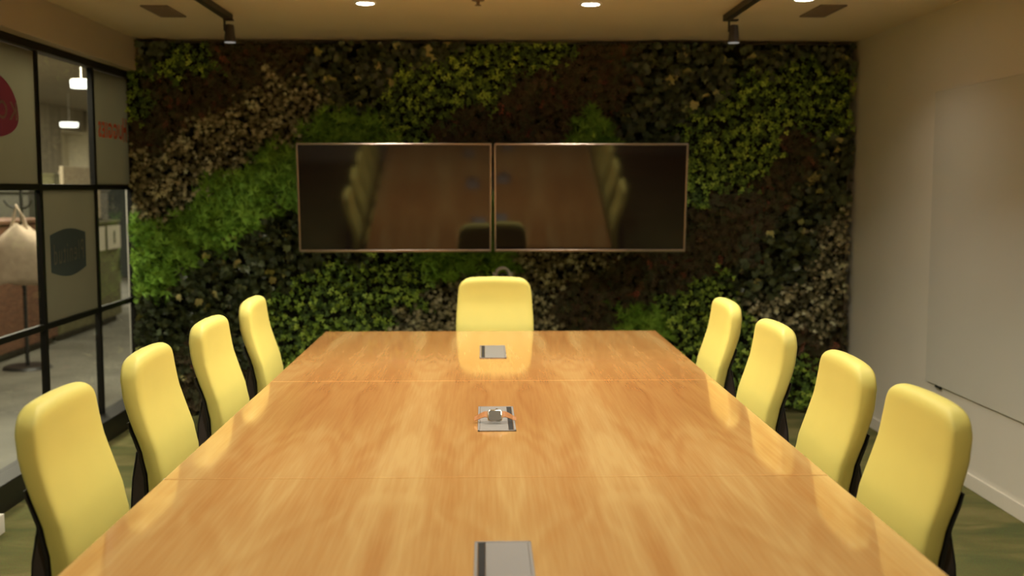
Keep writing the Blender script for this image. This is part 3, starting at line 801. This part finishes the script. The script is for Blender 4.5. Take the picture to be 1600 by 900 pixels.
def vent(x, y0, y1, label):
    t = thing('ceiling_vent', label, 'air vent', (x, (y0 + y1) / 2, CEIL), 0, 'pair of ceiling air vents')
    hy, w = (y1 - y0) / 2, .068
    f = MB()
    for lo, hi in (((-w, -hy), (-w + .012, hy)), ((w - .012, -hy), (w, hy)), ((-w, -hy), (w, -hy + .012)), ((-w, hy - .012), (w, hy))):
        f.box((lo[0], lo[1], -.008), (hi[0], hi[1], -.0005), bevel=.001)
    f.build('vent_frame', M['vent'], t)
    s = MB(); n = 14
    for k in range(n):
        yy = -hy + .02 + (2 * hy - .04) * k / (n - 1)
        s.box((-w + .010, yy - .009, -.0055), (w - .010, yy + .007, -.003), mat=None)
    s.build('vent_slats', M['vent'], t)
    MB().box((-w + .011, -hy + .011, -.0025), (w - .011, hy - .011, -.0008)).build('vent_back', M['spotbody'], t)
vent(-1.664, 5.635, 5.988, 'small grey ceiling vent on the left, beside the left track')
vent(1.760, 5.535, 5.902, 'small brown ceiling vent on the right, near the white wall')
sp = thing('sprinkler', 'tiny brown ceiling sprinkler between the two bright downlights', 'sprinkler', (-.028, 5.45, CEIL))
MB().cone((0, 0, -.004), (0, 0, -.0005), .030, .032, 20).build('rosette', M['sensor'], sp, smooth=40)
mb = MB(); mb.cone((0, 0, -.024), (0, 0, -.004), .007, .009, 12); mb.cone((0, 0, -.027), (0, 0, -.024), .015, .015, 16); mb.build('nozzle', M['sensor'], sp, smooth=40)

# ------------------------------------------------------------------ corridor beyond the glazing
mb = MB(); mb.box((-10.0, YF, -.10), (-2.29, 26.0, -.001)); mb.box((-2.29, YB + .15, -.10), (-1.85, 26.0, -.001)); struct(mb.build('floor_corridor', M['concrete']))
struct(MB().box((-10.0, YF, 2.69), (-1.85, 26.0, 2.80)).build('ceiling_corridor', M['corrceil']))
mb = MB(); mb.box((-6.65, YF, 0), (-6.5, 17.05, 2.69)); mb.box((-6.65, 17.05, 2.33), (-6.5, 26, 2.69)); struct(mb.build('wall_corridor', M['concretewall']))
struct(MB().box((-9.9, 14.0, 0), (-9.75, 26, 2.69)).build('wall_beyond', M['cream']))
struct(MB().box((-6.45, 18.0, 0), (-1.95, 18.15, 2.69)).build('wall_corridor_end', M['cream']))
struct(MB().box((-9.9, 26.0, 0), (-6.5, 26.15, 2.69)).build('wall_beyond_end', M['cream']))
struct(MB().box((-2.40, YF, CEIL + .12), (-2.29, 7.12, 2.69)).build('wall_bulkhead', M['corrceil']))
struct(MB().box((-1.95, YB + .15, 0), (-1.85, 18.15, 2.69)).build('wall_corridor_right', M['corrceil']))

def cabinet(name, label, y0, y1, h, m, ndoor):
    t = thing(name, label, 'cabinet', (-4.0, (y0 + y1) / 2, 0))
    hy = (y1 - y0) / 2
    MB().box((-.45, -hy, .06), (-.02, hy, h - .03), bevel=.004).build('body', m, t)
    MB().box((-.42, -hy + .01, 0), (-.06, hy - .01, .06)).build('plinth', M['darkcab'], t)
    MB().box((-.47, -hy - .005, h - .03), (.012, hy + .005, h), bevel=.004).build('cabinet_top', m, t)
    for k in range(ndoor):
        a = -hy + 2 * hy * k / ndoor + .008; b2 = -hy + 2 * hy * (k + 1) / ndoor - .008
        d = MB().box((-.02, a, .07), (-.002, b2, h - .04), bevel=.003).build('door', m, t)
        MB().box((-.002, b2 - .05, h * .5), (.012, b2 - .035, h * .5 + .14), bevel=.003).build('handle', M['darkcab'], d)
    return t
cabinet('wooden_cabinet', 'low red-brown wooden cabinet behind the hanging bag, beyond the glass', 8.1, 10.25, 1.17, M['redcab'], 3)
cabinet('green_cabinet', 'low olive green cabinet with white notices, beyond the far glass', 10.32, 12.05, 1.10, M['greencab'], 2)
# notices fixed to the green cabinet front
for yc, lab, mk in ((11.81, 'white notice with a dark mark on the green cabinet, right one', True), (11.33, 'white notice on the green cabinet, left one half hidden by the frame', False)):
    t = thing('notice', lab, 'notice', (-3.985, yc, .92), 0, 'white notices on the green cabinet')
    MB().box((0, -.20, -.125), (.006, .20, .125), bevel=.002).build('sheet', M['paper'], t)
    if mk:
        MB().box((.0065, -.022, -.07), (.0085, .022, .07), bevel=.001).build('dark_mark', M['darkcab'], t)
# beige panel standing on the green cabinet
t = thing('beige_screen_panel', 'plain beige panel standing on top of the green cabinet', 'panel', (-4.2, 11.5, 1.101))
mb = MB(); mb.box((-.02, -.52, 0), (.02, .50, .56), bevel=.005); mb.build('panel_board', M['beige'], t)
mb = MB(); mb.box((-.07, -.45, 0), (.07, -.40, .02)); mb.box((-.07, .38, 0), (.07, .43, .02)); mb.build('panel_foot', M['darkcab'], t)
# blue grey door on the end wall
d = struct(MB().box((-6.2, 17.93, 0), (-5.35, 17.995, 2.1), bevel=.005).build('door_1', M['bluegrey']))
MB().box((-5.48, 17.89, 1.0), (-5.44, 17.93, 1.14), bevel=.004).build('door_handle', M['alu'], d)
# tall dark counter with tins
t = thing('tall_counter', 'dark tall counter carrying tins, seen through the clear upper pane', 'counter', (-5.1, 12.95, 0))
MB().box((-.25, -1.2, 0), (.25, 1.25, 1.40), bevel=.005).build('body', M['darkcab'], t)
MB().box((-.27, -1.23, 1.40), (.27, 1.28, 1.43), bevel=.004).build('counter_top', M['darkcab'], t)
for k, (y, r, h) in enumerate(((13.32, .075, .20), (13.52, .055, .165), (13.66, .07, .19), (13.82, .05, .15), (13.95, .065, .20))):
    lab = ('pale tin on the dark counter, first beside the dark box', 'short grey tin on the counter, second from the dark box', 'wide tin in the middle of the row on the counter', 'smallest tin on the counter, second from the right end', 'tall tin at the right end of the row on the counter')[k]
    c = thing('tin', lab, 'tin', (-5.05, y, 1.43), 0, 'tins on the dark counter')
    MB().cone((0, 0, 0), (0, 0, h), r, r, 20).build('body', M['tin'] if k % 2 else M['paper'], c, smooth=40)
    MB().cone((0, 0, h), (0, 0, h + .012), r * 1.03, r * .95, 20).build('lid', M['tin'], c, smooth=40)
t = thing('storage_box', 'dark box on the tall counter beside the tins', 'box', (-5.05, 12.82, 1.43))
MB().box((-.16, -.27, 0), (.16, .27, .15), bevel=.006).build('body', M['greencab'], t)
MB().box((-.17, -.28, .15), (.17, .28, .18), bevel=.006).build('lid', M['greencab'], t)

# coat stand with a canvas bag
cs = thing('coat_stand', 'thin black coat stand in front of the red-brown cabinet', 'coat stand', (-3.685, 8.78, 0), -PI / 2)
MB().cone((0, 0, .022), (0, 0, 1.62), .016, .013, 16).build('pole', M['blackplastic'], cs, smooth=40)
MB().cone((0, 0, 0), (0, 0, .022), .19, .17, 32).build('base_disc', M['blackplastic'], cs, smooth=40)
for s in (-1, 1):
    MB().tube([(0, 0, 1.30), (0.03, .04 * s, 1.285), (.05, .085 * s, 1.31), (.055, .11 * s, 1.35)], .008, 8).build('hook', M['blackplastic'], cs, smooth=60)
bag = thing('canvas_tote_bag', 'limp beige canvas tote bag hanging from the coat stand', 'bag', (-3.615, 8.60, .70), PI / 2)
rings = []
for k in range(13):
    u = k / 12; z = u * .46
    w = .205 - .005 * u - .165 * max(0, (u - .62) / .38) ** 1.5; t_ = .075 * math.sin(PI * min(1, .16 + .84 * (1 - u))) + .012
    rg = []
    for q in range(28):
        a = 2 * PI * q / 28
        wr = 1 + .05 * math.sin(5 * a + 3 * u) * (0.4 + u)
        rg.append((t_ * math.copysign(abs(math.sin(a)) ** .8, math.sin(a)) * wr, w * math.copysign(abs(math.cos(a)) ** .7, math.cos(a)) * wr + .02 * u, z + .015 * math.sin(3 * a)))
    rings.append(rg)
MB().loft(rings).build('bag_body', M['canvas'], bag, smooth=60)
for s in (-1, 1):
    MB().tube([(.012 * s, .07 * s + .02, .43), (.01 * s, .045 * s + .02, .52), (0.0, .035, .615), (-.004 * s, .02 - .03 * s, .52), (-.01 * s, -.055 * s + .02, .43)], .009, 8).build('bag_handle', M['canvas'], bag, smooth=60)

def pendant(x, y, z, r, label):
    t = thing('pendant_lamp', label, 'pendant lamp', (x, y, z), 0, 'round glowing pendant lamps in the corridor')
    n = 32
    MB().cone((0, 0, -.028), (0, 0, .028), r * .96, r, n).build('glow_disc', M['ring'], t, smooth=40)
    MB().cone((0, 0, .028), (0, 0, .038), r * 1.01, r * .9, n).build('cap', M['lampwhite'], t, smooth=40)
    MB().cone((0, 0, .038), (0, 0, 2.69 - z), .004, .004, 8).build('cord', M['lampwhite'], t)
pendant(-3.249, 8.98, 2.278, .085, 'round glowing pendant lamp beyond the glass, upper and nearer one')
pendant(-5.497, 14.7, 2.278, .115, 'round glowing pendant lamp beyond the glass, lower and farther one')

def corridor_fill(x, y, power, size=.9, col=(1, .90, .72)):  # unseen panels added to brighten the corridor and the frosted panes
    t = thing('fill_panel', 'flat square fill panel added to light the corridor, out of view', 'fill lamp', (x, y, 2.69), 0, 'added corridor fill panels')
    MB().box((-size / 2 - .02, -size / 2 - .02, -.012), (size / 2 + .02, size / 2 + .02, -.001), bevel=.002).build('fill_tray', M['lampwhite'], t)
    L_ = bpy.data.lights.new('fill_lamp', 'AREA'); L_.shape = 'SQUARE'; L_.size = size; L_.energy = power; L_.color = col
    o = bpy.data.objects.new('fill_lamp', L_); link(o); o.location = (x, y, 2.675)
corridor_fill(-3.3, 2.2, 30)
corridor_fill(-3.2, 5.6, 60)
corridor_fill(-5.4, 10.5, 120)
corridor_fill(-3.2, 8.6, 60)
corridor_fill(-3.3, 14.8, 90)
corridor_fill(-8.3, 20.5, 420, 1.2)

# ------------------------------------------------------------------ world, camera, view
w = bpy.data.worlds.new('World'); SC.world = w; w.use_nodes = True
w.node_tree.nodes['Background'].inputs['Color'].default_value = (0.02, 0.018, 0.015, 1)

F_PX = 1700.0
pitch = math.atan(157 / F_PX); yaw = math.atan(43 / F_PX / math.cos(pitch))
fwd = Vector((math.sin(yaw) * math.cos(pitch), math.cos(yaw) * math.cos(pitch), -math.sin(pitch)))
rgt = Vector((math.cos(yaw), -math.sin(yaw), 0)); up = rgt.cross(fwd)
cam = bpy.data.cameras.new('Camera'); cam.sensor_width = 36.0; cam.lens = 36.0 * F_PX / 1600
cam.dof.use_dof = True; cam.dof.focus_distance = 3.30; cam.dof.aperture_fstop = 2.7
cam.clip_start = 0.05
co = bpy.data.objects.new('Camera', cam); link(co)
co.matrix_world = Matrix(((rgt.x, up.x, -fwd.x, 0), (rgt.y, up.y, -fwd.y, 0), (rgt.z, up.z, -fwd.z, 1.45), (0, 0, 0, 1)))
SC.camera = co
vs = SC.view_settings
SC.display_settings.display_device = 'sRGB'
vs.view_transform = 'Standard'; vs.look = 'None'; vs.gamma = 1.0; vs.use_curve_mapping = False; vs.exposure = 0.32
SC.cycles.max_bounces = 8
SC.cycles.diffuse_bounces = 4
SC.cycles.transparent_max_bounces = 12
SC.cycles.sample_clamp_indirect = 6.0
SC.cycles.caustics_reflective = False
SC.cycles.caustics_refractive = False
